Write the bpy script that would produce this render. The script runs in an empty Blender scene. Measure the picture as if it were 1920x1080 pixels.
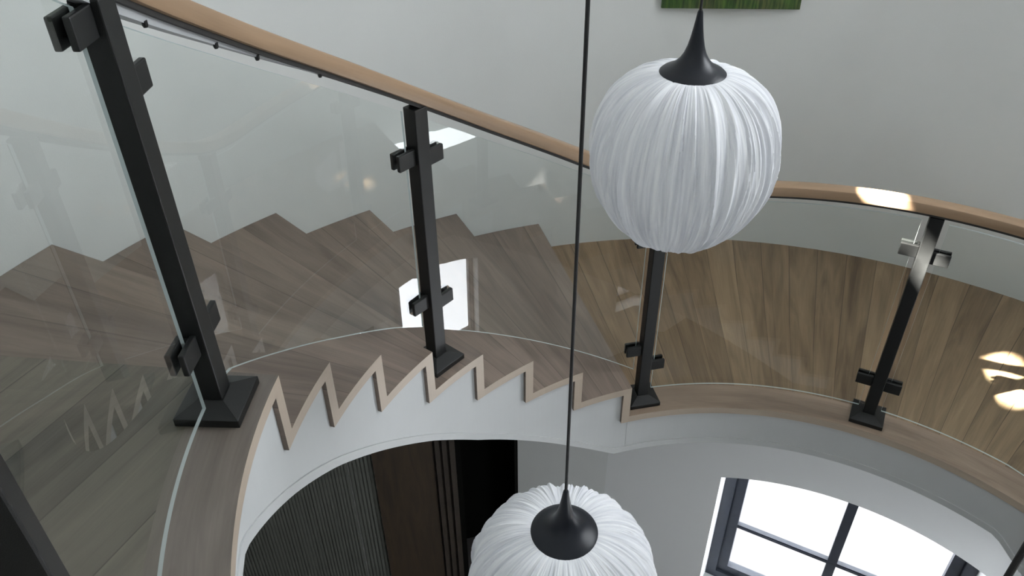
import bpy, math, random
from mathutils import Vector, Matrix
random.seed(7)
S = bpy.context.scene
COL = S.collection
PI = math.pi
def rad(a): return a * PI / 180

# ------------------------------------------------------------------ measured place
H = 1.2705            # camera above the upper landing
RS = 0.178            # riser
CX, CY = 0.9124, 1.2160   # axis of the round stair
RI, RO = 1.4698, 2.930    # inner edge / tower wall
A0, DA = 173.18, 9.759    # first nosing, step angle
RG = 1.583            # glass radius
RP = 1.575            # post radius
ZU, ZL, ZF = -H, -H - 8 * RS, -6.254
ZT = 3.1              # tower ceiling

# ------------------------------------------------------------------ camera
cd = bpy.data.cameras.new('camera'); cam = bpy.data.objects.new('camera', cd); COL.objects.link(cam)
cd.sensor_width = 36; cd.lens = 1506.0 / 1920 * 36; cd.clip_start = 0.02
th, ro = rad(36.435), rad(-0.756)
fw = Vector((0, math.cos(th), -math.sin(th))); up = Vector((0, math.sin(th), math.cos(th))); rt = Vector((1, 0, 0))
r2 = rt * math.cos(ro) + up * math.sin(ro); u2 = -rt * math.sin(ro) + up * math.cos(ro)
cam.matrix_world = Matrix(((r2.x, u2.x, -fw.x, 0), (r2.y, u2.y, -fw.y, 0), (r2.z, u2.z, -fw.z, 0), (0, 0, 0, 1)))
S.camera = cam

# ------------------------------------------------------------------ sky, sun, portals, exposure
w = bpy.data.worlds.new('sky'); S.world = w; w.use_nodes = True
bg = w.node_tree.nodes['Background']; bg.inputs[0].default_value = (0.93, 0.955, 1.0, 1); bg.inputs[1].default_value = 14
sd = bpy.data.lights.new('sun', 'SUN'); sun = bpy.data.objects.new('sun', sd); COL.objects.link(sun)
sd.energy = 450; sd.angle = rad(0.9); sd.color = (1.0, 0.93, 0.84)
SUN = Vector((0.775, 0.190, -0.885)).normalized()
sun.rotation_euler = SUN.to_track_quat('-Z', 'Y').to_euler()
def portal(loc, inward, sx, sy):
    d = bpy.data.lights.new('sky_portal', 'AREA'); o = bpy.data.objects.new('sky_portal', d); COL.objects.link(o)
    d.shape = 'RECTANGLE'; d.size = sx; d.size_y = sy; d.cycles.is_portal = True
    o.location = loc; o.rotation_euler = Vector(inward).to_track_quat('-Z', 'Y').to_euler()
S.view_settings.view_transform = 'Standard'; S.view_settings.look = 'None'
S.view_settings.exposure = 0.1; S.view_settings.gamma = 1; S.view_settings.use_curve_mapping = False
S.cycles.use_denoising = True
S.cycles.max_bounces = 10; S.cycles.diffuse_bounces = 5; S.cycles.transparent_max_bounces = 24
S.cycles.sample_clamp_indirect = 6

# ------------------------------------------------------------------ materials
def nt(name):
    m = bpy.data.materials.new(name); m.use_nodes = True
    n = m.node_tree; return m, n, n.nodes['Principled BSDF']
def mat(name, col, rough=0.5, metal=0.0, spec=0.5, noise=0.0, nscale=8, bump=0.0, bscale=200):
    m, n, b = nt(name)
    b.inputs['Base Color'].default_value = (*col, 1); b.inputs['Roughness'].default_value = rough
    b.inputs['Metallic'].default_value = metal; b.inputs['Specular IOR Level'].default_value = spec
    if noise or bump:
        tc = n.nodes.new('ShaderNodeTexCoord')
        if noise:
            t = n.nodes.new('ShaderNodeTexNoise'); t.inputs['Scale'].default_value = nscale; t.inputs['Detail'].default_value = 4
            n.links.new(tc.outputs['Object'], t.inputs['Vector'])
            r = n.nodes.new('ShaderNodeValToRGB')
            r.color_ramp.elements[0].color = (*[c * (1 - noise) for c in col], 1); r.color_ramp.elements[1].color = (*[min(1, c * (1 + noise)) for c in col], 1)
            r.color_ramp.elements[0].position = .3; r.color_ramp.elements[1].position = .7
            n.links.new(t.outputs['Fac'], r.inputs['Fac']); n.links.new(r.outputs['Color'], b.inputs['Base Color'])
        if bump:
            t = n.nodes.new('ShaderNodeTexNoise'); t.inputs['Scale'].default_value = bscale; t.inputs['Detail'].default_value = 3
            n.links.new(tc.outputs['Object'], t.inputs['Vector'])
            bp = n.nodes.new('ShaderNodeBump'); bp.inputs['Strength'].default_value = bump; bp.inputs['Distance'].default_value = 0.002
            n.links.new(t.outputs['Fac'], bp.inputs['Height']); n.links.new(bp.outputs['Normal'], b.inputs['Normal'])
    return m
def math_(n, op, a, b=None):
    k = n.nodes.new('ShaderNodeMath'); k.operation = op
    for i, v in enumerate((a, b)):
        if v is None: continue
        if hasattr(v, 'links'): n.links.new(v, k.inputs[i])
        else: k.inputs[i].default_value = v
    return k.outputs[0]
def wood(name, dark, light, plank=0.0, rough=0.42, grain=1.0, seam=0.55):
    """UV: u across the boards, v along the grain (metres)."""
    m, n, b = nt(name); L = n.links.new
    uv = n.nodes.new('ShaderNodeUVMap'); sp = n.nodes.new('ShaderNodeSeparateXYZ'); L(uv.outputs[0], sp.inputs[0])
    U, V = sp.outputs[0], sp.outputs[1]
    if plank:
        s = math_(n, 'DIVIDE', U, plank); pid = math_(n, 'FLOOR', s)
        wn = n.nodes.new('ShaderNodeTexWhiteNoise'); wn.noise_dimensions = '1D'; L(pid, wn.inputs['W']); rnd = wn.outputs['Value']
        fr = math_(n, 'FRACT', s)
        edge = math_(n, 'MINIMUM', fr, math_(n, 'SUBTRACT', 1.0, fr))
        seamf = math_(n, 'LESS_THAN', edge, 0.003 / plank * 0.5)
    else:
        rnd = None
    cb = n.nodes.new('ShaderNodeCombineXYZ')
    L(math_(n, 'MULTIPLY', U, 9.0), cb.inputs[0]); L(math_(n, 'MULTIPLY', V, 0.9), cb.inputs[1])
    if rnd is not None: L(math_(n, 'MULTIPLY', rnd, 37.0), cb.inputs[2])
    t1 = n.nodes.new('ShaderNodeTexNoise'); t1.inputs['Scale'].default_value = 1.6; t1.inputs['Detail'].default_value = 5; t1.inputs['Distortion'].default_value = 1.2
    L(cb.outputs[0], t1.inputs['Vector'])
    cb2 = n.nodes.new('ShaderNodeCombineXYZ')
    L(math_(n, 'MULTIPLY', U, 160.0), cb2.inputs[0]); L(math_(n, 'MULTIPLY', V, 4.0), cb2.inputs[1])
    t2 = n.nodes.new('ShaderNodeTexNoise'); t2.inputs['Scale'].default_value = 1.0; t2.inputs['Detail'].default_value = 3
    L(cb2.outputs[0], t2.inputs['Vector'])
    f = math_(n, 'ADD', math_(n, 'MULTIPLY', t1.outputs['Fac'], 1.0 * grain), math_(n, 'MULTIPLY', t2.outputs['Fac'], 0.35 * grain))
    f = math_(n, 'SUBTRACT', f, 0.675 * grain - 0.5)
    if rnd is not None: f = math_(n, 'ADD', f, math_(n, 'MULTIPLY', math_(n, 'SUBTRACT', rnd, 0.5), 0.32))
    r = n.nodes.new('ShaderNodeValToRGB'); r.color_ramp.elements[0].position = 0.15; r.color_ramp.elements[1].position = 0.9
    r.color_ramp.elements[0].color = (*dark, 1); r.color_ramp.elements[1].color = (*light, 1)
    L(f, r.inputs['Fac']); out = r.outputs['Color']
    if plank:
        mx = n.nodes.new('ShaderNodeMixRGB'); mx.inputs[2].default_value = (*[c * seam for c in dark], 1)
        L(seamf, mx.inputs[0]); L(out, mx.inputs[1]); out = mx.outputs[0]
    L(out, b.inputs['Base Color']); b.inputs['Roughness'].default_value = rough
    bp = n.nodes.new('ShaderNodeBump'); bp.inputs['Strength'].default_value = .15; bp.inputs['Distance'].default_value = .001
    L(t2.outputs['Fac'], bp.inputs['Height']); L(bp.outputs['Normal'], b.inputs['Normal'])
    return m
def glass_mat(name, tint, ior=1.6):
    m = bpy.data.materials.new(name); m.use_nodes = True; n = m.node_tree; n.nodes.clear(); L = n.links.new
    o = n.nodes.new('ShaderNodeOutputMaterial'); tr = n.nodes.new('ShaderNodeBsdfTransparent'); gl = n.nodes.new('ShaderNodeBsdfGlossy')
    tr.inputs[0].default_value = (*tint, 1); gl.inputs['Roughness'].default_value = 0.0
    fr = n.nodes.new('ShaderNodeFresnel'); fr.inputs[0].default_value = ior
    ge = n.nodes.new('ShaderNodeNewGeometry')
    f = math_(n, 'MULTIPLY', fr.outputs[0], math_(n, 'SUBTRACT', 1.0, ge.outputs['Backfacing']))
    mx = n.nodes.new('ShaderNodeMixShader'); L(f, mx.inputs[0]); L(tr.outputs[0], mx.inputs[1]); L(gl.outputs[0], mx.inputs[2]); L(mx.outputs[0], o.inputs[0])
    return m

def edge_mat():
    m = bpy.data.materials.new('glass_edge'); m.use_nodes = True; n = m.node_tree; n.nodes.clear(); L = n.links.new
    o = n.nodes.new('ShaderNodeOutputMaterial'); tr = n.nodes.new('ShaderNodeBsdfTransparent'); di = n.nodes.new('ShaderNodeBsdfDiffuse'); tl = n.nodes.new('ShaderNodeBsdfTranslucent')
    tr.inputs[0].default_value = (.85, .95, .93, 1); di.inputs[0].default_value = (.84, .94, .95, 1); tl.inputs[0].default_value = (.84, .94, .95, 1)
    m1 = n.nodes.new('ShaderNodeMixShader'); m1.inputs[0].default_value = .5; L(di.outputs[0], m1.inputs[1]); L(tl.outputs[0], m1.inputs[2])
    m2 = n.nodes.new('ShaderNodeMixShader'); m2.inputs[0].default_value = .72; L(tr.outputs[0], m2.inputs[1]); L(m1.outputs[0], m2.inputs[2]); L(m2.outputs[0], o.inputs[0])
    return m
M_WALL = mat('painted_plaster', (0.66, 0.67, 0.655), 0.85, spec=.2, noise=.02, nscale=3, bump=.25, bscale=260)
M_WALL2 = mat('white_plaster', (0.88, 0.89, 0.89), 0.85, spec=.2, bump=.2, bscale=260)
M_STR = mat('white_stringer_paint', (0.55, 0.56, 0.56), 0.6, spec=.3, noise=.02, nscale=5)
M_BOUNCE_CUT = mat('bounce_cut_paint', (0.16, 0.155, 0.14), 0.8, spec=.2, bump=.2, bscale=260)  # unseen lower walls, made dark to cut bounce light
M_CEIL = mat('ceiling_paint', (0.80, 0.80, 0.79), 0.9)
M_STONE = mat('dark_stone_floor', (0.11, 0.10, 0.095), 0.35, noise=.15, nscale=2)  # darkened so the lower room bounces less light
M_TREAD = wood('oak_tread', (0.125, 0.093, 0.075), (0.28, 0.215, 0.172), plank=0.145, seam=.85)
M_FLOOR = wood('oak_floor', (0.11, 0.069, 0.038), (0.34, 0.235, 0.140), plank=0.125, seam=.85)
M_UFLOOR_SHADED = wood('oak_upper_floor_shaded', (0.055, 0.049, 0.038), (0.165, 0.145, 0.112), plank=0.19, seam=.75)  # camera person's shadow over the upper floor, painted into the oak
M_UBORDER_SHADED = wood('oak_upper_border_shaded', (0.085, 0.070, 0.058), (0.20, 0.17, 0.145), plank=0)  # darker, greyer border oak with the same cast shadow in its colour
M_BORDER = wood('oak_border', (0.17, 0.12, 0.088), (0.36, 0.27, 0.20), plank=0)
M_EDGE = wood('oak_edge', (0.36, 0.29, 0.225), (0.52, 0.43, 0.34), plank=0, grain=.6)
M_RAIL = wood('oak_rail', (0.21, 0.135, 0.080), (0.38, 0.255, 0.160), plank=0, rough=.35, grain=.8)
M_BLACK = mat('black_powder_coat', (0.0085, 0.009, 0.009), 0.42, spec=.35, noise=.15, nscale=30, bump=.2, bscale=900)
M_BAR = mat('black_bar', (0.015, 0.014, 0.013), 0.6)
M_GREY = mat('grey_rail_reflection', (0.42, 0.43, 0.44), 0.5, metal=.2)
M_CAP = mat('satin_black_metal', (0.006, 0.008, 0.013), 0.36, spec=.3, noise=.1, nscale=20)
M_CORD = mat('black_cord', (0.008, 0.008, 0.009), 0.6, noise=.2, nscale=200)
M_GLASS = glass_mat('clear_glass', (0.975, 0.992, 0.985))
M_GEDGE = edge_mat()
M_PANE = glass_mat('window_glass', (0.97, 0.98, 0.98), 1.45)
M_FRAME = mat('slate_window_frame', (0.035, 0.042, 0.060), 0.45, noise=.1, nscale=20)
M_DARKROOM = mat('painted_dark_passage', (0.004, 0.004, 0.0035), 0.95, spec=.05, noise=.2, nscale=4)
M_VENEER = wood('dark_brown_veneer', (0.014, 0.009, 0.005), (0.055, 0.034, 0.016), plank=0.0, rough=.65)

# ------------------------------------------------------------------ mesh helpers
class MB:
    def __init__(s): s.v = []; s.f = []; s.uv = []; s.mi = []
    def add(s, vs, fs, uvs=None, mi=0):
        o = len(s.v); s.v += [tuple(v) for v in vs]
        for k, f in enumerate(fs):
            s.f.append([i + o for i in f]); s.uv.append(uvs[k] if uvs else [(0, 0)] * len(f)); s.mi.append(mi[k] if isinstance(mi, (list, tuple)) else mi)
    def box(s, o, ex, ey, ez, mi=0):
        """o = corner, ex/ey/ez edge vectors (right-handed)"""
        o, ex, ey, ez = map(Vector, (o, ex, ey, ez))
        P = [o, o + ex, o + ex + ey, o + ey, o + ez, o + ex + ez, o + ex + ey + ez, o + ey + ez]
        lx, ly, lz = ex.length, ey.length, ez.length
        F = [(0, 3, 2, 1), (4, 5, 6, 7), (0, 1, 5, 4), (1, 2, 6, 5), (2, 3, 7, 6), (3, 0, 4, 7)]
        q = lambda a, b: [(0, 0), (a, 0), (a, b), (0, b)]
        s.add(P, F, [[(0, 0), (0, ly), (lx, ly), (lx, 0)], q(lx, ly), q(lx, lz), q(ly, lz), q(lx, lz), q(ly, lz)], mi)
    def cbox(s, c, ax, ay, az, dx, dy, dz, mi=0):
        ax, ay, az = Vector(ax) * dx, Vector(ay) * dy, Vector(az) * dz
        s.box(Vector(c) - ax / 2 - ay / 2 - az / 2, ax, ay, az, mi)
    def lathe(s, prof, n=48, c=(0, 0, 0), fn=None, mi=0, closed=False):
        """prof: list of (r,z)"""
        vs = []; fs = []; uvs = []
        for j, (r, z) in enumerate(prof):
            for i in range(n):
                a = 2 * PI * i / n; rr = r if fn is None else fn(r, z, a, j)
                vs.append((c[0] + rr * math.cos(a), c[1] + rr * math.sin(a), c[2] + z))
        for j in range(len(prof) - 1):
            for i in range(n):
                k = (i + 1) % n
                fs.append((j * n + i, j * n + k, (j + 1) * n + k, (j + 1) * n + i)); uvs.append([(i / n, j), ((i + 1) / n, j), ((i + 1) / n, j + 1), (i / n, j + 1)])
        s.add(vs, fs, uvs, mi)
    def tube(s, pts, r, n=12):
        vs = []; fs = []
        for j, p in enumerate(pts):
            for i in range(n):
                a = 2 * PI * i / n; vs.append((p[0] + r * math.cos(a), p[1] + r * math.sin(a), p[2]))
        for j in range(len(pts) - 1):
            for i in range(n):
                k = (i + 1) % n; fs.append((j * n + i, (j + 1) * n + i, (j + 1) * n + k, j * n + k))
        fs.append(tuple(range(n))); fs.append(tuple((len(pts) - 1) * n + i for i in reversed(range(n))))
        s.add(vs, fs)
    def arc(s, a0, a1, r0, r1, zb, zt, n=None, mi=(0, 0, 0, 0, 0), grain='radial', off=0.0):
        """solid ring piece about the stair axis, angles in degrees. zb / zt number or function of angle.
        mi = material of (top, bottom, inner, outer, ends)."""
        n = n or max(1, int(abs(a1 - a0) / 1.5)); f = lambda z, a: z(a) if callable(z) else z
        vs = []
        for i in range(n + 1):
            a = a0 + (a1 - a0) * i / n; c, si = math.cos(rad(a)), math.sin(rad(a))
            for r, z in ((r0, f(zt, a)), (r1, f(zt, a)), (r1, f(zb, a)), (r0, f(zb, a))):
                vs.append((CX + r * c, CY + r * si, z))
        fs = []; uvs = []; ms = []
        U = lambda i: off + rad(a0 + (a1 - a0) * i / n) * 2.2
        for i in range(n):
            A, B = 4 * i, 4 * i + 4; ua, ub = U(i), U(i + 1)
            tt, tb = f(zt, a0 + (a1 - a0) * i / n), f(zb, a0 + (a1 - a0) * i / n)
            if grain == 'straight':
                g = lambda i_, k_: (lambda v: ((v[0] + .785) * .9135 - (v[1] - 1.28) * .4067 + 5 * .19, (v[0]) * .4067 + v[1] * .9135))(vs[4 * i_ + k_])
                top = [g(i, 0), g(i + 1, 0), g(i + 1, 1), g(i, 1)]
            elif grain == 'radial': top = [(ua, r0), (ub, r0), (ub, r1), (ua, r1)]
            else: top = [(r0 * 1.0, ua), (r0, ub), (r1, ub), (r1, ua)]
            fs += [(A, B, B + 1, A + 1), (A + 2, B + 2, B + 3, A + 3), (A + 3, B + 3, B, A), (A + 1, B + 1, B + 2, A + 2)]
            uvs += [top, top, [(tb, ua), (tb, ub), (tt, ub), (tt, ua)], [(tt, ua), (tt, ub), (tb, ub), (tb, ua)]]
            ms += [mi[0], mi[1], mi[2], mi[3]]
        e = 4 * n
        fs += [(0, 1, 2, 3), (e + 3, e + 2, e + 1, e)]; hh = 0.1
        zt0, zb0 = f(zt, a0), f(zb, a0); zt1, zb1 = f(zt, a1), f(zb, a1)
        uvs += [[(zt0, r0), (zt0, r1), (zb0, r1), (zb0, r0)], [(zb1, r0), (zb1, r1), (zt1, r1), (zt1, r0)]]; ms += [mi[4]] * 2
        if a1 > a0: fs = [tuple(reversed(q)) for q in fs]; uvs = [list(reversed(q)) for q in uvs]
        fs = [tuple(reversed(q)) for q in fs]; uvs = [list(reversed(q)) for q in uvs]
        s.add(vs, fs, uvs, ms)
    def build(s, name, mats, parent=None, smooth=False, bevel=0, origin=None, recalc=True):
        me = bpy.data.meshes.new(name)
        o0 = Vector(origin) if origin is not None else (parent.matrix_world_loc if False else Vector((0, 0, 0)))
        if parent is not None and origin is None: o0 = Vector(ORIG.get(parent.name, (0, 0, 0)))
        me.from_pydata([tuple(Vector(v) - o0) for v in s.v], [], s.f)
        ul = me.uv_layers.new(name='UVMap'); k = 0
        for p, uv in zip(me.polygons, s.uv):
            for q in range(p.loop_total): ul.data[p.loop_start + q].uv = uv[q]
        for m in (mats if isinstance(mats, (list, tuple)) else [mats]): me.materials.append(m)
        for p, mi in zip(me.polygons, s.mi): p.material_index = mi; p.use_smooth = smooth
        if recalc:
            import bmesh
            bm = bmesh.new(); bm.from_mesh(me); bmesh.ops.remove_doubles(bm, verts=bm.verts, dist=1e-6); bmesh.ops.recalc_face_normals(bm, faces=bm.faces); bm.to_mesh(me); bm.free()
        o = bpy.data.objects.new(name, me); COL.objects.link(o)
        if parent is not None:
            o.parent = parent; pw = Vector(ORIG[parent.name]) if parent.name in ORIG else Vector((0, 0, 0))
            o.location = o0 - pw
        else:
            o.location = o0
        ORIG[o.name] = tuple(o0)
        if bevel:
            b = o.modifiers.new('bevel', 'BEVEL'); b.width = bevel; b.segments = 2; b.limit_method = 'ANGLE'; b.angle_limit = rad(40)
        if smooth and not bevel:
            try:
                me.set_sharp_from_angle(angle=rad(38))
            except Exception: pass
        return o
ORIG = {}
def tag(o, label=None, cat=None, group=None, kind=None):
    if label: o['label'] = label
    if cat: o['category'] = cat
    if group: o['group'] = group
    if kind: o['kind'] = kind
    return o
def thing(name, loc, label, cat, group=None, kind=None):
    o = bpy.data.objects.new(name, None); COL.objects.link(o); o.location = loc; o.empty_display_size = .1
    ORIG[o.name] = tuple(loc); return tag(o, label, cat, group, kind)
def pt(a, r, z=0): return Vector((CX + r * math.cos(rad(a)), CY + r * math.sin(rad(a)), z))
def er(a): return Vector((math.cos(rad(a)), math.sin(rad(a)), 0))
def et(a): return Vector((math.sin(rad(a)), -math.cos(rad(a)), 0))   # clockwise = downstairs
def interp(pts):
    pts = sorted(pts)
    def f(a):
        if a <= pts[0][0]: return pts[0][1]
        for (x0, y0), (x1, y1) in zip(pts, pts[1:]):
            if a <= x1: return y0 + (y1 - y0) * (a - x0) / (x1 - x0)
        return pts[-1][1]
    return f
def ang(k): return A0 - k * DA
def tz(k): return -H - k * RS

# underside of the stringers (angle -> z)
zbot = interp([(-132, -6.10), (38.5, -2.942), (107.1, -2.942), (115.2, -2.805), (124.3, -2.637), (135.6, -2.424), (144.6, -2.232),
               (155.9, -2.005), (165.2, -1.82), (175, -1.638), (183.4, -1.487), (188, -1.405), (300, -1.405)])
# underside of the oak rail
zrb = interp([(-60, -3.55), (22, -1.87), (33, -1.68), (40, -1.62), (47, -1.607), (86, -1.605), (95, -1.600), (100, -1.575), (104, -1.535), (113.3, -1.405), (128.3, -1.158),
              (142.2, -0.918), (150.4, -0.780), (164.6, -0.553), (175, -0.392), (186, -0.222), (190, -0.185), (196, -0.17), (300, -0.17)])

# ------------------------------------------------------------------ tower walls with openings
def curved_wall(name, a_s, z_s, holes, r0, r1, m):
    b = MB(); na, nz = len(a_s) - 1, len(z_s) - 1
    def hole(i, j):
        if i < 0 or j < 0 or i >= na or j >= nz: return True
        am, zm = (a_s[i] + a_s[i + 1]) / 2, (z_s[j] + z_s[j + 1]) / 2
        return any(h[0] < am < h[1] and h[2] < zm < h[3] for h in holes)
    P = lambda i, j, r: pt(a_s[i], r, z_s[j])
    wrap = abs((a_s[-1] - a_s[0]) - 360) < 1e-6
    for i in range(na):
        for j in range(nz):
            if hole(i, j): continue
            b.add([P(i, j, r0), P(i + 1, j, r0), P(i + 1, j + 1, r0), P(i, j + 1, r0)], [(3, 2, 1, 0)])
            b.add([P(i, j, r1), P(i + 1, j, r1), P(i + 1, j + 1, r1), P(i, j + 1, r1)], [(0, 1, 2, 3)])
            for (di, dj, q) in ((-1, 0, (i, j, i, j + 1)), (1, 0, (i + 1, j, i + 1, j + 1)), (0, -1, (i, j, i + 1, j)), (0, 1, (i, j + 1, i + 1, j + 1))):
                ii = i + di
                if wrap: ii %= na
                if hole(ii, j + dj):
                    b.add([P(q[0], q[1], r0), P(q[2], q[3], r0), P(q[2], q[3], r1), P(q[0], q[1], r1)], [(0, 1, 2, 3)])
    o = b.build(name, m, smooth=True); return tag(o, kind='structure')
def frange(a, b, st):
    n = max(1, round((b - a) / st)); return [a + (b - a) * i / n for i in range(n + 1)]
# small two-pane window high on the left; rt and lf: unseen windows added to light the tower
WIN = dict(hl=(165.5, 173.5, 2.22, 2.62), rt=(0, 42, 0.2, 2.6), lf=(208.5, 215.5, 1.9, 2.62))
a_s = sorted(set([round(x, 4) for x in frange(-60, 300, 3)] + [v for w_ in WIN.values() for v in w_[:2]]))
z_s = sorted(set(frange(-2.94, 0, .5) + [0.2, 1.9, 2.22, 2.62, 2.6, ZT]))
curved_wall('wall_tower', a_s, z_s, list(WIN.values()), RO, RO + 0.22, M_WALL)
def tower_window(n, a0, a1, z0, z1, cols, rows, m=M_FRAME, fw_=.05, rr=RO + .13):
    am = (a0 + a1) / 2; b = MB(); r = rr
    for i in range(cols + 1):
        a = a0 + (a1 - a0) * i / cols; b.cbox(pt(a, r, (z0 + z1) / 2), et(a), er(a), (0, 0, 1), fw_, .05, z1 - z0)
    for j in range(rows + 1):
        z = z0 + (z1 - z0) * j / rows; b.arc(a1, a0, r - .022, r + .022, z - fw_ / 2, z + fw_ / 2)
    o = b.build(n, m); tag(o, kind='structure')
    g = MB(); g.arc(a1, a0, r - .004, r + .004, z0, z1); gp = g.build('pane', M_PANE, o)
tower_window('added_window_3', *WIN['rt'], 4, 3)
tower_window('window_4', *WIN['hl'], 2, 1, rr=RO + .03, fw_=.042)
portal(pt(21, RO + .20, 1.4), -er(21), 2 * RO * math.sin(rad(21)) + .1, 2.4)
portal(pt(212, RO + .20, 2.26), -er(212), 2 * RO * math.sin(rad(3.5)) + .1, .8)
tower_window('added_window_6', *WIN['lf'], 1, 1)
b = MB(); b.lathe([(0.001, 0), (RO + .22, 0), (RO + .22, .2), (0.001, .2)], 96, (CX, CY, ZT)); tag(b.build('ceiling', M_CEIL), kind='structure')

# ------------------------------------------------------------------ upper landing, stair, lower landing
MW = [M_TREAD, M_EDGE, M_STR, M_FLOOR, M_BORDER]
TH, TR = 0.036, 0.038       # tread and riser thickness
def edge_piece(b, a0, a1, zb, zt): b.arc(a0, a1, RI, RI + .016, zb, zt, grain='arc')
def floor_ring(name, a0, a1, z, m=M_FLOOR, grain='radial'):
    b = MB(); b.arc(a0, a1, 1.625, RO, z - TH, z, mi=(0, 0, 0, 0, 0), grain=grain); f = tag(b.build(name, [m]), kind='structure')
    b = MB(); b.arc(a0, a1, RI, 1.625, z - TH, z, grain='arc', mi=(0, 0, 1, 0, 0)); b.build('border', [M_UBORDER_SHADED if grain == 'straight' else M_BORDER, M_EDGE], f)
    return f
UL = floor_ring('floor_upper', 290, A0, ZU, M_UFLOOR_SHADED, 'straight')
LL = floor_ring('floor_landing', ang(7), 33.0, ZL)
def slab(name, a0, a1, z):
    b = MB(); b.arc(a0, a1, RI + .014, RO - .005, zbot, z - TH - .0005); return tag(b.build(name, M_STR), kind='structure')
b = MB()
b.arc(290, A0 + .0, RI + .014, RO - .005, lambda a: -1.405 if a > 188 else zbot(a), ZU - TH - .0005)
tag(b.build('trim_1', M_STR), kind='structure')
b = MB(); b.arc(ang(7), 33.0, RI + .014, RO - .005, zbot, ZL - TH - .0005)
tag(b.build('trim_2', M_STR), kind='structure')

def stair(name, label, a_first, da, k0, n, z_first, ro_, zlow):
    """a_first: angle of the first nosing (top edge of the landing above); n risers, n-1 treads"""
    st = thing(name, pt(a_first, 2.2, z_first), label, 'staircase')
    for j in range(n):
        a = a_first - j * da; z = z_first - j * RS; wa = math.degrees(TR / 2.2)
        b = MB(); n0 = TR
        # riser board: parallel faces, along the radius
        e, t = er(a), et(a)
        o = pt(a, RI, z - RS - TH) - t * TR
        L_ = ro_ - .01 - RI
        ex, ey, ez = e * L_, t * TR, Vector((0, 0, RS))
        P = [o, o + ex, o + ex + ey, o + ey]; P += [p + ez for p in P]
        F = [(0, 3, 2, 1), (4, 5, 6, 7), (0, 1, 5, 4), (1, 2, 6, 5), (2, 3, 7, 6), (3, 0, 4, 7)]
        q = [(0, 0), (0, L_), (RS, L_), (RS, 0)]
        b.add(P, F, [q, q, [(0, 0), (0, L_), (RS, L_), (RS, 0)], [(0, 0), (.04, 0), (.04, RS), (0, RS)], [(0, L_), (0, 0), (RS, 0), (RS, L_)], [(.0, 0), (.04, 0), (.04, RS), (0, RS)]], [0, 0, 0, 0, 0, 1])
        b.build('riser', [M_TREAD, M_EDGE], st)
        if j < n - 1:
            b = MB(); zt_ = z - RS
            b.arc(a, a - da, RI, ro_ - .004, zt_ - TH, zt_, n=8, mi=(0, 0, 1, 0, 0), off=.03 - rad(a) * 2.2 + 5 * j)
            b.build('tread', [M_TREAD, M_EDGE], st)
    b = MB()
    for j in range(n - 1):
        a = a_first - j * da; z = z_first - (j + 1) * RS - TH - .0005
        b.arc(a - .02, a - da + math.degrees(TR / RI) - .0, RI + .015, RI + .12, zlow, z, n=8)
        b.arc(a - da + math.degrees(TR / RI), a - da - .02, RI + .015, RI + .12, zlow, z - RS * .0, n=2)
    b.build('stringer', [M_STR], st)
    b = MB(); b.arc(a_first, a_first - (n - 1) * da, RI + .12, ro_ - .01, zlow, lambda a: zlow(a) + .05); b.build('soffit', [M_STR], st)
    return st
STAIR = stair('staircase', 'curved oak staircase with zigzag tread edges dropping from the upper floor to the landing', A0, DA, 0, 8, ZU, RO, zbot)
b = MB(); b.arc(205, 33.1, RI + .010, RI + .0145, zbot, lambda a: zbot(a) + .034); b.build('edge_bead', [M_STR], STAIR)
STAIR2 = stair('staircase', 'lower flight of the curved stair, descending from the far right end of the landing', 33.0, DA, 0, 17, ZL, 2.40, zbot)

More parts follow.
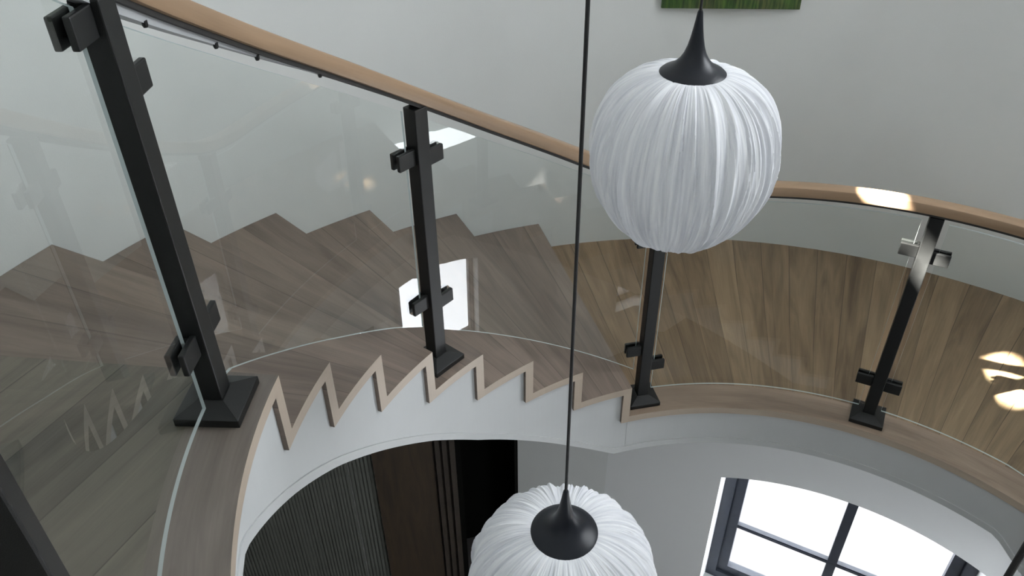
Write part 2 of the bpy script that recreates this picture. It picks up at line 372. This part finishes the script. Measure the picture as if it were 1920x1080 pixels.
# ------------------------------------------------------------------ lower storey
n61 = Vector((math.cos(rad(61)), math.sin(rad(61)), 0)); t61 = Vector((n61.y, -n61.x, 0)); C0 = Vector((CX, CY, 0))
DC = 2.30
def Cp(s, z, d=DC): return C0 + n61 * d + t61 * s + Vector((0, 0, z))
K = Cp(-1.54, 0); K2 = Cp(1.03, 0)
def arch_wall(name, o, t, n, length, s_c, half, zsill, zspring, sag, depth, z0, z1, winname, bars, muntins, inset=.15, mfr=M_FRAME):
    """o start point (z=0), t along, n outward. opening centred at s_c."""
    R_ = (half * half + sag * sag) / (2 * sag); zc = zspring + sag - R_
    top = lambda s, hf=half, dz=0: zc + math.sqrt(max(0, (R_ - dz) ** 2 - (s - s_c) ** 2))
    b = MB(); P = lambda s, z, d: o + t * s + n * d + Vector((0, 0, z))
    def quad(*p): b.add(p, [(0, 1, 2, 3)])
    N = 28; ss = [s_c - half + 2 * half * i / N for i in range(N + 1)]
    for d in (0, depth):
        quad(P(0, z0, d), P(s_c - half, z0, d), P(s_c - half, z1, d), P(0, z1, d))
        quad(P(s_c + half, z0, d), P(length, z0, d), P(length, z1, d), P(s_c + half, z1, d))
        for x0, x1 in zip(ss, ss[1:]):
            quad(P(x0, z0, d), P(x1, z0, d), P(x1, zsill, d), P(x0, zsill, d))
            quad(P(x0, top(x0), d), P(x1, top(x1), d), P(x1, z1, d), P(x0, z1, d))
    for x0, x1 in zip(ss, ss[1:]):
        quad(P(x0, top(x0), 0), P(x1, top(x1), 0), P(x1, top(x1), depth), P(x0, top(x0), depth))
        quad(P(x0, zsill, 0), P(x1, zsill, 0), P(x1, zsill, depth), P(x0, zsill, depth))
    for x in (ss[0], ss[-1]): quad(P(x, zsill, 0), P(x, zspring, 0), P(x, zspring, depth), P(x, zsill, depth))
    for x in (0, length): quad(P(x, z0, 0), P(x, z1, 0), P(x, z1, depth), P(x, z0, depth))
    wl = tag(b.build(name, M_WALL2), kind='structure')
    # window frame ring following the arch
    b = MB(); dd = depth - .02
    outer = [(x, top(x)) for x in ss]; hf2 = half - inset
    ss2 = [s_c - hf2 + 2 * hf2 * i / N for i in range(N + 1)]
    inner = [(x, top(x, dz=inset)) for x in ss2]
    outer = [(s_c - half, zsill)] + outer + [(s_c + half, zsill)]; inner = [(s_c - hf2, zsill + inset)] + inner + [(s_c + hf2, zsill + inset)]
    def ring(ou, inn, d0, d1):
        L_ = len(ou)
        for i in range(L_):
            k = (i + 1) % L_
            A = [P(*ou[i], d0), P(*ou[k], d0), P(*inn[k], d0), P(*inn[i], d0), P(*ou[i], d1), P(*ou[k], d1), P(*inn[k], d1), P(*inn[i], d1)]
            b.add(A, [(0, 1, 2, 3), (7, 6, 5, 4), (3, 2, 6, 7), (0, 4, 5, 1)])
    def mid(f): return [(o_[0] + (i_[0] - o_[0]) * f, o_[1] + (i_[1] - o_[1]) * f) for o_, i_ in zip(outer, inner)]
    ring(outer, mid(.5), dd - .03, dd + .05); ring(mid(.5), inner, dd - .005, dd + .05)
    wn = tag(b.build(winname, mfr), kind='structure')
    b = MB()
    for mx_ in muntins: b.cbox(P(mx_, (zsill + zspring + sag) / 2, dd + .02), t, n, (0, 0, 1), .064, .05, zspring + sag - zsill - inset * .8)
    b.build('mullion', mfr, wn)
    for zb_ in bars:
        b = MB(); b.cbox(P(s_c, zb_, dd + .02), t, n, (0, 0, 1), 2 * hf2, .036, .036); b.cbox(P(s_c, zb_, dd + .0), t, n, (0, 0, 1), 2 * hf2, .012, .014); b.build('glazing_bar', mfr, wn)
    g = MB(); pts_ = [P(x, z, dd + .03) for x, z in inner]; g.add(pts_ + [p + n * .006 for p in pts_], [tuple(range(len(pts_))), tuple(reversed(range(len(pts_), 2 * len(pts_))))] + [(i, (i + 1) % len(pts_), (i + 1) % len(pts_) + len(pts_), i + len(pts_)) for i in range(len(pts_))]); g.build('pane', M_PANE, wn)
    portal(P(s_c, (zsill + zspring + sag) / 2, depth + .12), -n, 2 * half + .1, zspring + sag - zsill + .1)
arch_wall('wall_window', K, t61, n61, 2.69, 1.54 + .085, .812, -5.62, -4.25, .196, .28, ZF, -2.94, 'window_1', [-4.985], [1.54 + .10])
E2 = Vector((3.80, 0.45, 0)); tE = (E2 - K2).normalized(); nE = Vector((-tE.y, tE.x, 0))
if nE.dot(K2 - C0) < 0: nE = -nE
arch_wall('wall_east', K2, tE, nE, (E2 - K2).length, .56, .50, -5.62, -4.02, .10, .16, ZF, -2.94, 'window_2', [-4.9], [], inset=.05)
def flat_wall(name, p, q, m, z0=ZF, z1=-2.94, th_=.12, outward=None):
    p, q = Vector(p), Vector(q); t = (q - p).normalized(); n = Vector((t.y, -t.x, 0))
    if n.dot((p + q) / 2 - C0) < 0: n = -n
    b = MB(); b.box((p.x, p.y, z0), t * (q - p).length, n * th_, (0, 0, z1 - z0)); return tag(b.build(name, m), kind='structure')
# pier wall receding from K, then the dark wood wall further back
def hit_px(u, v, P, D):
    d = fw + r2 * ((u - 960) / 1506) - u2 * ((v - 540) / 1506); det = d.x * (-D.y) + D.x * d.y
    k = (P.x * (-D.y) + D.x * P.y) / det; return (Vector((d.x * k, d.y * k, 0)) - Vector((P.x, P.y, 0))).dot(D)
dP = Vector((-.93, .37, 0)).normalized(); KK = Vector((K.x, K.y, 0)); mP = hit_px(971, 880, KK, dP)
flat_wall('wall_back', KK, KK + dP * mP, M_WALL)
K = KK + dP * mP
dB = Vector((-1, -0.22, 0)).normalized(); nB = Vector((-dB.y, dB.x, 0)) * -1
if nB.y < 0: nB = -nB
def BX(u):
    """distance along the back wall seen at pixel column u near row 880"""
    d = fw + r2 * ((u - 960) / 1506) - u2 * ((880 - 540) / 1506)
    # K + dB*m = k*d (xy)
    det = d.x * (-dB.y) - (-dB.x) * d.y
    k = (K.x * (-dB.y) - (-dB.x) * K.y) / det; m_ = (Vector((d.x * k, d.y * k, 0)) - Vector((K.x, K.y, 0))).dot(dB); return m_
mB, mO, mR = 0.0, BX(866), BX(815)
def Bp(m_, z=0, off=0): return Vector((K.x, K.y, 0)) + dB * m_ + nB * off + Vector((0, 0, z))
# passage; its unlit darkness is painted on as near-black walls
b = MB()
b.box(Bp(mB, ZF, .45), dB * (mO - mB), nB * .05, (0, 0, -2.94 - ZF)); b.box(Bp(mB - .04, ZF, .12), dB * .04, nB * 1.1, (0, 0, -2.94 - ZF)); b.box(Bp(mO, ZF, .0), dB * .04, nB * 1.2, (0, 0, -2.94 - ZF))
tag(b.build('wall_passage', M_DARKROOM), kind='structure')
mE = mO + 3.4
flat_wall('wall_back_left', Bp(mO + .05), Bp(mE), M_WALL)
S2 = Vector((2.9, -2.3, 0)); tS = (S2 - E2).normalized(); nS = Vector((-tS.y, tS.x, 0))
if nS.dot(S2 - C0) < 0: nS = -nS
arch_wall('wall_south_east', E2, tS, nS, (S2 - E2).length, 1.90, .92, -5.60, -4.02, .02, .22, ZF, -2.94, 'added_window_5', [-4.9], [1.9], inset=.07)  # window added out of view to light the lower window wall
pts_low = [S2, (-1.2, -2.6, 0), (-2.9, -0.4, 0), tuple(Bp(mE))]
for i, (p, q) in enumerate(zip(pts_low, pts_low[1:])): flat_wall('wall_lower_%s' % ('south', 'south_west', 'west')[i], p, q, M_BOUNCE_CUT)
b = MB(); b.box((-5.2, -3.4, ZF - .1), (10, 0, 0), (0, 10, 0), (0, 0, .1)); tag(b.build('floor_lower', M_STONE), kind='structure')
b = MB(); b.arc(300, -60, RO + .0, RO + 3.2, -2.94, -2.80, n=90); tag(b.build('ceiling_lower', M_CEIL), kind='structure')
# dark wood panelling
def fluted(name, m0, m1, pitch, depth, label, mt, parent_group=None):
    b = MB(); L_ = m1 - m0; n = max(1, int(L_ / pitch)); z0, z1 = ZF, -2.96
    b.box(Bp(m0, z0, -.02), dB * L_, nB * .02, (0, 0, z1 - z0))
    for i in range(n):
        x = m0 + L_ * (i + .5) / n; dp = depth * random.uniform(.6, 1.2)
        b.box(Bp(x - pitch * .34, z0, -.02 - dp), dB * pitch * .68, nB * dp, (0, 0, z1 - z0))
    return tag(b.build(name, mt, origin=Bp(m0, z0, -.02)), label, 'wall panel')
M_FLUTE = wood('grey_fluted_wood', (0.05, 0.053, 0.045), (0.14, 0.145, 0.125), rough=.7)
M_RIB = mat('dark_slat_wood', (0.035, 0.027, 0.02), 0.5, noise=.3, nscale=6)
fluted('slat_panel', mO + .045, mR, (mR - mO) / 4.2, .05, 'short run of dark ridged wooden slats beside the black passage opening', M_RIB)
mV = BX(700)
b = MB(); b.box(Bp(mR + .004, ZF, -.05), dB * (mV - mR - .008), nB * .05, (0, 0, -2.96 - ZF))
tag(b.build('wood_panel', M_VENEER, origin=Bp(mR, ZF, -.05)), 'plain dark brown veneer panel under the stair between ridged slats and fluted panel', 'wall panel')
mW = BX(655)
fluted('fluted_panel', mV + .004, mW, .026, .012, 'narrow grey-brown fluted panel right of the dark seam under the stair', M_FLUTE)
fluted('fluted_panel', mW + .012, mE - .05, .024, .011, 'wide grey-brown finely fluted panel at bottom left under the white stringer', M_FLUTE)

# ------------------------------------------------------------------ railing posts
def post(a, zbase, clamps, label, name='railing_post'):
    p = pt(a, RP, zbase); t = thing(name, p, label, 'railing post', 'black steel railing posts along the glass balustrade')
    e, c = er(a), et(a); ztop = zrb(a) - .012
    b = MB(); b.cbox(pt(a, RP, (zbase + .02 + ztop) / 2), c, e, (0, 0, 1), .052, .052, ztop - zbase - .02)
    b.build('shaft', M_BLACK, t, bevel=.003)
    b = MB(); W2 = .072; w2 = .029
    q = lambda h, z: [pt(a, RP, z) + c * x * h + e * y * h for x, y in ((-1, -1), (1, -1), (1, 1), (-1, 1))]
    vs = q(W2, zbase + .0003) + q(W2, zbase + .021) + q(w2, zbase + .040)
    b.add(vs, [(3, 2, 1, 0), (8, 9, 10, 11)] + [(i, (i + 1) % 4, (i + 1) % 4 + 4, i + 4) for i in range(4)] + [(i + 4, (i + 1) % 4 + 4, (i + 1) % 4 + 8, i + 8) for i in range(4)])
    b.build('base_plate', M_BLACK, t, bevel=.002)
    for sgn, z in clamps:   # sgn -1: upstairs side, +1: downstairs side
        b = MB(); x0 = .026
        for rr in (-.0140, .0140):
            b.cbox(pt(a, RG, z) + c * sgn * (x0 + .034), c, e, (0, 0, 1), .068, .0135, .054)
            b.v[-8:] = [tuple(Vector(v) + e * rr) for v in b.v[-8:]]
        b.cbox(pt(a, RG, z) + c * sgn * (x0 + .009), c, e, (0, 0, 1), .018, .026, .040)
        b.build('glass_clamp', M_BLACK, t, bevel=.003)
    return t
post(177, ZU, [(-1, -.405), (1, -.535), (-1, -1.075), (1, -1.075)], 'nearest tall black post with square base plate standing on the upper floor edge')
post(139.3, tz(4), [(-1, -1.135), (1, -1.160), (-1, -1.69), (1, -1.725)], 'black post rising from the middle of the stair treads')
post(101.3, ZL, [(-1, -1.80), (1, -1.82), (-1, -2.39), (1, -2.489)], 'black post at the stair foot, its top hidden behind the upper white lamp')
post(62.9, ZL, [(-1, -1.785), (1, -1.80), (-1, -2.48), (1, -2.49)], 'black post on the wide landing with a sunlit upper half and clamp')
post(208.8, ZU, [(1, -.42), (1, -1.08)], 'black post cut off by the bottom left corner of the picture')
post(25, tz(9), [(-1, -2.2), (-1, -2.75)], 'black post on the lower flight beyond the landing')

# ------------------------------------------------------------------ glass panels
def panel(a0, a1, zb, zt, label):
    b = MB(); n = max(8, int((a0 - a1) / 1.0)); b.arc(a0, a1, RG - .004, RG + .004, zb, zt, n=n, mi=(1, 1, 0, 0, 1))
    o = b.build('glass_panel', [M_GLASS, M_GEDGE], smooth=True, origin=pt((a0 + a1) / 2, RG, (zb((a0 + a1) / 2) if callable(zb) else zb)))
    return tag(o, label, 'glass panel', 'curved glass balustrade panels between the posts')
dp = 1.75; zgt = lambda a: zrb(a) - .043
panel(208.8 - dp, 177 + dp, -1.236, zgt, 'curved clear glass panel left of the nearest tall black post')
panel(177 - dp, 139.3 + dp, interp([(140, -1.815), (145.8, -1.715), (154.9, -1.57), (164.7, -1.405), (173.3, -1.256), (176, -1.236)]), zgt, 'curved glass panel between the nearest post and the post on the treads')
panel(139.3 - dp, 101.3 + dp, interp([(102, -2.53), (111.7, -2.349), (125.3, -2.096), (136.1, -1.895), (138, -1.86)]), zgt, 'curved glass panel between the post on the treads and the stair foot post')
panel(101.3 - dp, 62.9 + dp, -2.645, zgt, 'curved glass panel along the landing edge behind the upper white lamp')
panel(62.9 - dp, 25 + dp, interp([(24, -2.90), (27, -2.83), (37, -2.66), (42, -2.645), (90, -2.645)]), zgt, 'curved glass panel right of the sunlit post, running out of the picture')

# ------------------------------------------------------------------ handrail
def sweep(b, a0, a1, prof, zf, n, mi=0, du=0):
    """prof: list of (radial, up) about the path at radius RP, path z = zf(a); swept perpendicular to the slope"""
    rings = []; L_ = 0; prev = None; Ls = []
    for i in range(n + 1):
        a = a0 + (a1 - a0) * i / n; h = .5
        p = pt(a, RP, zf(a)); tg = (pt(a - h, RP, zf(a - h)) - pt(a + h, RP, zf(a + h))).normalized()
        e = er(a); u = e.cross(tg); u = u if u.z > 0 else -u; u.normalize()
        if prev is not None: L_ += (p - prev).length
        prev = p; Ls.append(L_); rings.append([p + e * x + u * y for x, y in prof])
    k = len(prof); vs = [v for r in rings for v in r]; fs = []; uvs = []
    per = [0]
    for i in range(k): per.append(per[-1] + math.hypot(prof[(i + 1) % k][0] - prof[i][0], prof[(i + 1) % k][1] - prof[i][1]))
    for i in range(n):
        for j in range(k):
            m_ = (j + 1) % k; fs.append((i * k + j, i * k + m_, (i + 1) * k + m_, (i + 1) * k + j))
            uvs.append([(per[j], Ls[i]), (per[j + 1], Ls[i]), (per[j + 1], Ls[i + 1]), (per[j], Ls[i + 1])])
    fs += [tuple(range(k)), tuple(n * k + j for j in reversed(range(k)))]; uvs += [[(0, 0)] * k] * 2
    b.add(vs, fs, uvs, mi)
def smooth_f(f, s=2.5): return lambda a: sum(f(a + d * s) for d in (-1, -.5, 0, .5, 1)) / 5
zr = smooth_f(zrb)
c_ = .008
rail_prof = [(-.031, c_), (-.031, .044 - c_), (-.031 + c_ * .3, .044 - c_ * .3), (-.031 + c_, .044), (.031 - c_, .044), (.031 - c_ * .3, .044 - c_ * .3), (.031, .044 - c_), (.031, c_), (.031 - c_ * .3, c_ * .3), (.031 - c_, 0), (-.031 + c_, 0), (-.031 + c_ * .3, c_ * .3)]
HR = thing('handrail', pt(177, RP, zr(177)), 'oak handrail curving down along the glass and level over the landing', 'handrail')
b = MB(); sweep(b, 262, 12, rail_prof, zr, 250); b.build('rail', M_RAIL, HR, smooth=True)
b = MB(); sweep(b, 261, 13, [(-.021, -.010), (-.021, 0), (.021, 0), (.021, -.010)], zr, 250); o = b.build('support_bar', M_BAR, HR)
tag(o, 'thin black flat bar under the oak')
def strip_h(a): return .022 * max(0.02, min(1, (a - 150) / 27))
vs = []; fs = []; N = 40
for i in range(N + 1):
    a = 186 - (186 - 150) * i / N
    for r, z in ((RP - .012, zr(a) - .010), (RP + .012, zr(a) - .010), (RP + .012, zr(a) - .010 - strip_h(a)), (RP - .012, zr(a) - .010 - strip_h(a))): vs.append(pt(a, r, z))
for i in range(N):
    for j in range(4): fs.append((4 * i + j, 4 * i + (j + 1) % 4, 4 * i + 4 + (j + 1) % 4, 4 * i + 4 + j))
fs += [(0, 1, 2, 3), (4 * N + 3, 4 * N + 2, 4 * N + 1, 4 * N)]
b = MB(); b.add(vs, fs); tag(b.build('rail_reflection', M_GREY, HR), 'grey tapering strip under the upper rail, in place of its reflection in the glass')  # stands in for the rail bar's reflection in the glass top
for a in (172.6, 165.0, 160.2, 152.4):
    b = MB(); z = zr(a) - .010 - strip_h(a) - .001; b.lathe([(.0005, -.006), (.004, -.006), (.0055, -.002), (.0055, .006), (.0005, .006)], 12, pt(a, RP - .010, z)); b.build('screw', M_BLACK, HR)

# ------------------------------------------------------------------ pendant lamps
def fabric():
    m = bpy.data.materials.new('pleated_white_silk'); m.use_nodes = True; n = m.node_tree; n.nodes.clear(); L = n.links.new
    o = n.nodes.new('ShaderNodeOutputMaterial'); di = n.nodes.new('ShaderNodeBsdfDiffuse'); tl = n.nodes.new('ShaderNodeBsdfTranslucent'); mx = n.nodes.new('ShaderNodeMixShader')
    uv = n.nodes.new('ShaderNodeUVMap'); sp = n.nodes.new('ShaderNodeSeparateXYZ'); L(uv.outputs[0], sp.inputs[0])
    # threads run along the meridians; the cloth doubles up in places
    cs = math_(n, 'COSINE', math_(n, 'MULTIPLY', sp.outputs[0], 2 * PI)); sn = math_(n, 'SINE', math_(n, 'MULTIPLY', sp.outputs[0], 2 * PI))
    cb = n.nodes.new('ShaderNodeCombineXYZ'); L(cs, cb.inputs[0]); L(sn, cb.inputs[1]); L(math_(n, 'MULTIPLY', sp.outputs[1], .004), cb.inputs[2])
    t = n.nodes.new('ShaderNodeTexNoise'); t.inputs['Scale'].default_value = 26; t.inputs['Detail'].default_value = 4; L(cb.outputs[0], t.inputs['Vector'])
    r = n.nodes.new('ShaderNodeValToRGB'); r.color_ramp.elements[0].position = .34; r.color_ramp.elements[1].position = .66
    r.color_ramp.elements[0].color = (.74, .75, .79, 1); r.color_ramp.elements[1].color = (.96, .965, .98, 1)
    L(t.outputs['Fac'], r.inputs['Fac']); L(r.outputs['Color'], di.inputs[0]); L(r.outputs['Color'], tl.inputs[0])
    mx.inputs[0].default_value = .2; L(di.outputs[0], mx.inputs[1]); L(tl.outputs[0], mx.inputs[2]); L(mx.outputs[0], o.inputs[0])
    return m
M_SILK = fabric()
SH = [(.072, .000), (.085, .001), (.105, -.003), (.130, -.013), (.155, -.029), (.178, -.051), (.198, -.081), (.213, -.117), (.222, -.157), (.226, -.197), (.223, -.237), (.214, -.277), (.200, -.315), (.181, -.350), (.158, -.382), (.132, -.409), (.102, -.431), (.070, -.446), (.035, -.453), (.006, -.455)]
def densify(p, k=3):
    out = []
    for i in range(len(p) - 1):
        p0, p1, p2, p3 = p[max(0, i - 1)], p[i], p[i + 1], p[min(len(p) - 1, i + 2)]
        for j in range(k):
            t = j / k
            out.append(tuple(.5 * ((2 * p1[c]) + (-p0[c] + p2[c]) * t + (2 * p0[c] - 5 * p1[c] + 4 * p2[c] - p3[c]) * t * t + (-p0[c] + 3 * p1[c] - 3 * p2[c] + p3[c]) * t ** 3) for c in (0, 1)))
    return out + [p[-1]]
def pendant(cap, label, seed, ztop=ZT):
    rnd = random.Random(seed); x, y, z = cap
    t = thing('pendant_lamp', (x, y, z), label, 'pendant lamp', 'white pleated silk pendant lamps hanging in the stairwell')
    waves = [(k, rnd.uniform(0, 2 * PI), amp) for k, amp in ((13, .0016), (19, .0022), (27, .0024), (38, .0022), (54, .0018), (71, .0014), (97, .0011), (131, .0009), (163, .0007))]
    ndl = 720; pl = [sum(am * math.sin(k * 2 * PI * i / ndl + ph) for k, ph, am in waves) for i in range(ndl)]
    jag = [rnd.uniform(-.0006, .0006) for _ in range(ndl)]
    prof = densify(SH, 2)
    def fn(r, zz, a, j):
        i = int(round(a / (2 * PI) * ndl)) % ndl; s = min(1, r / .15)
        # a fold drifts a little as it goes down
        i2 = int(i + 6 * math.sin(zz * 9 + i * .05)) % ndl
        return max(.002, r + (pl[i2] + jag[i]) * s * 1.05)
    b = MB(); b.lathe(prof, ndl, (x, y, z), fn); b.build('shade', M_SILK, t, smooth=True, recalc=False)
    cp = [(.0775, -.003), (.0770, .001), (.072, .0055), (.062, .0105), (.052, .0160), (.042, .0235), (.033, .0335), (.0255, .0465), (.0195, .063), (.0150, .082), (.0115, .102), (.0085, .122), (.0062, .139), (.0045, .143), (.001, .1435)]
    b = MB(); b.lathe([(.001, -.006), (.072, -.006)] + cp, 64, (x, y, z)); b.build('cap', M_CAP, t, smooth=True)
    b = MB(); b.tube([(x, y, z + .14), (x, y, ztop - .02)], .0034); b.build('cord', M_CORD, t)
    b = MB(); b.lathe([(.001, -.03), (.05, -.028), (.055, -.02), (.055, 0), (.001, 0)], 32, (x, y, ztop)); b.build('ceiling_rose', M_CAP, t, smooth=True)
pendant((.423, 1.781, -.705), 'upper white pleated lamp with black trumpet cap, hanging before the landing', 3)
pendant((.112, 1.146, -1.539), 'lower white pleated lamp with black trumpet cap, cut by the bottom edge', 5)
pendant((.470, .450, -2.35), 'pendant lamp out of view below, only its black cord crosses the bottom right corner', 8)

# ------------------------------------------------------------------ picture on the wall
def meadow():
    m, n, b = nt('meadow_print'); L = n.links.new; uv = n.nodes.new('ShaderNodeUVMap'); mp = n.nodes.new('ShaderNodeMapping'); mp.inputs['Scale'].default_value = (60, 7, 1); L(uv.outputs[0], mp.inputs[0])
    t = n.nodes.new('ShaderNodeTexNoise'); t.inputs['Scale'].default_value = 1; t.inputs['Detail'].default_value = 5; L(mp.outputs[0], t.inputs['Vector'])
    t2 = n.nodes.new('ShaderNodeTexNoise'); t2.inputs['Scale'].default_value = 7; L(uv.outputs[0], t2.inputs['Vector'])
    r = n.nodes.new('ShaderNodeValToRGB'); e = r.color_ramp.elements; e[0].position = .3; e[0].color = (.012, .018, .006, 1); e[1].position = .66; e[1].color = (.13, .15, .06, 1)
    k = e.new(.45); k.color = (.04, .075, .02, 1)
    L(t.outputs['Fac'], r.inputs['Fac'])
    r2_ = n.nodes.new('ShaderNodeValToRGB'); e = r2_.color_ramp.elements; e[0].position = .4; e[0].color = (.55, .9, .35, 1); e[1].position = .62; e[1].color = (1.0, .8, .75, 1)
    L(t2.outputs['Fac'], r2_.inputs['Fac'])
    mx = n.nodes.new('ShaderNodeMixRGB'); mx.blend_type = 'MULTIPLY'; mx.inputs[0].default_value = 1; L(r.outputs[0], mx.inputs[1]); L(r2_.outputs[0], mx.inputs[2]); L(mx.outputs[0], b.inputs['Base Color']); b.inputs['Roughness'].default_value = .6
    return m
am = 85.85; Wd = .69; P0 = pt(am, RO * math.cos(rad(6.75)) - .022, -1.288) - er(am) * 0
tp = thing('painting', P0, 'green grassy canvas print on the wall, only its lower edge showing at the top', 'painting')
b = MB(); b.box(P0 + et(am) * (-Wd / 2), et(am) * Wd, er(am) * .022, (0, 0, .46)); b.build('canvas', meadow(), tp)
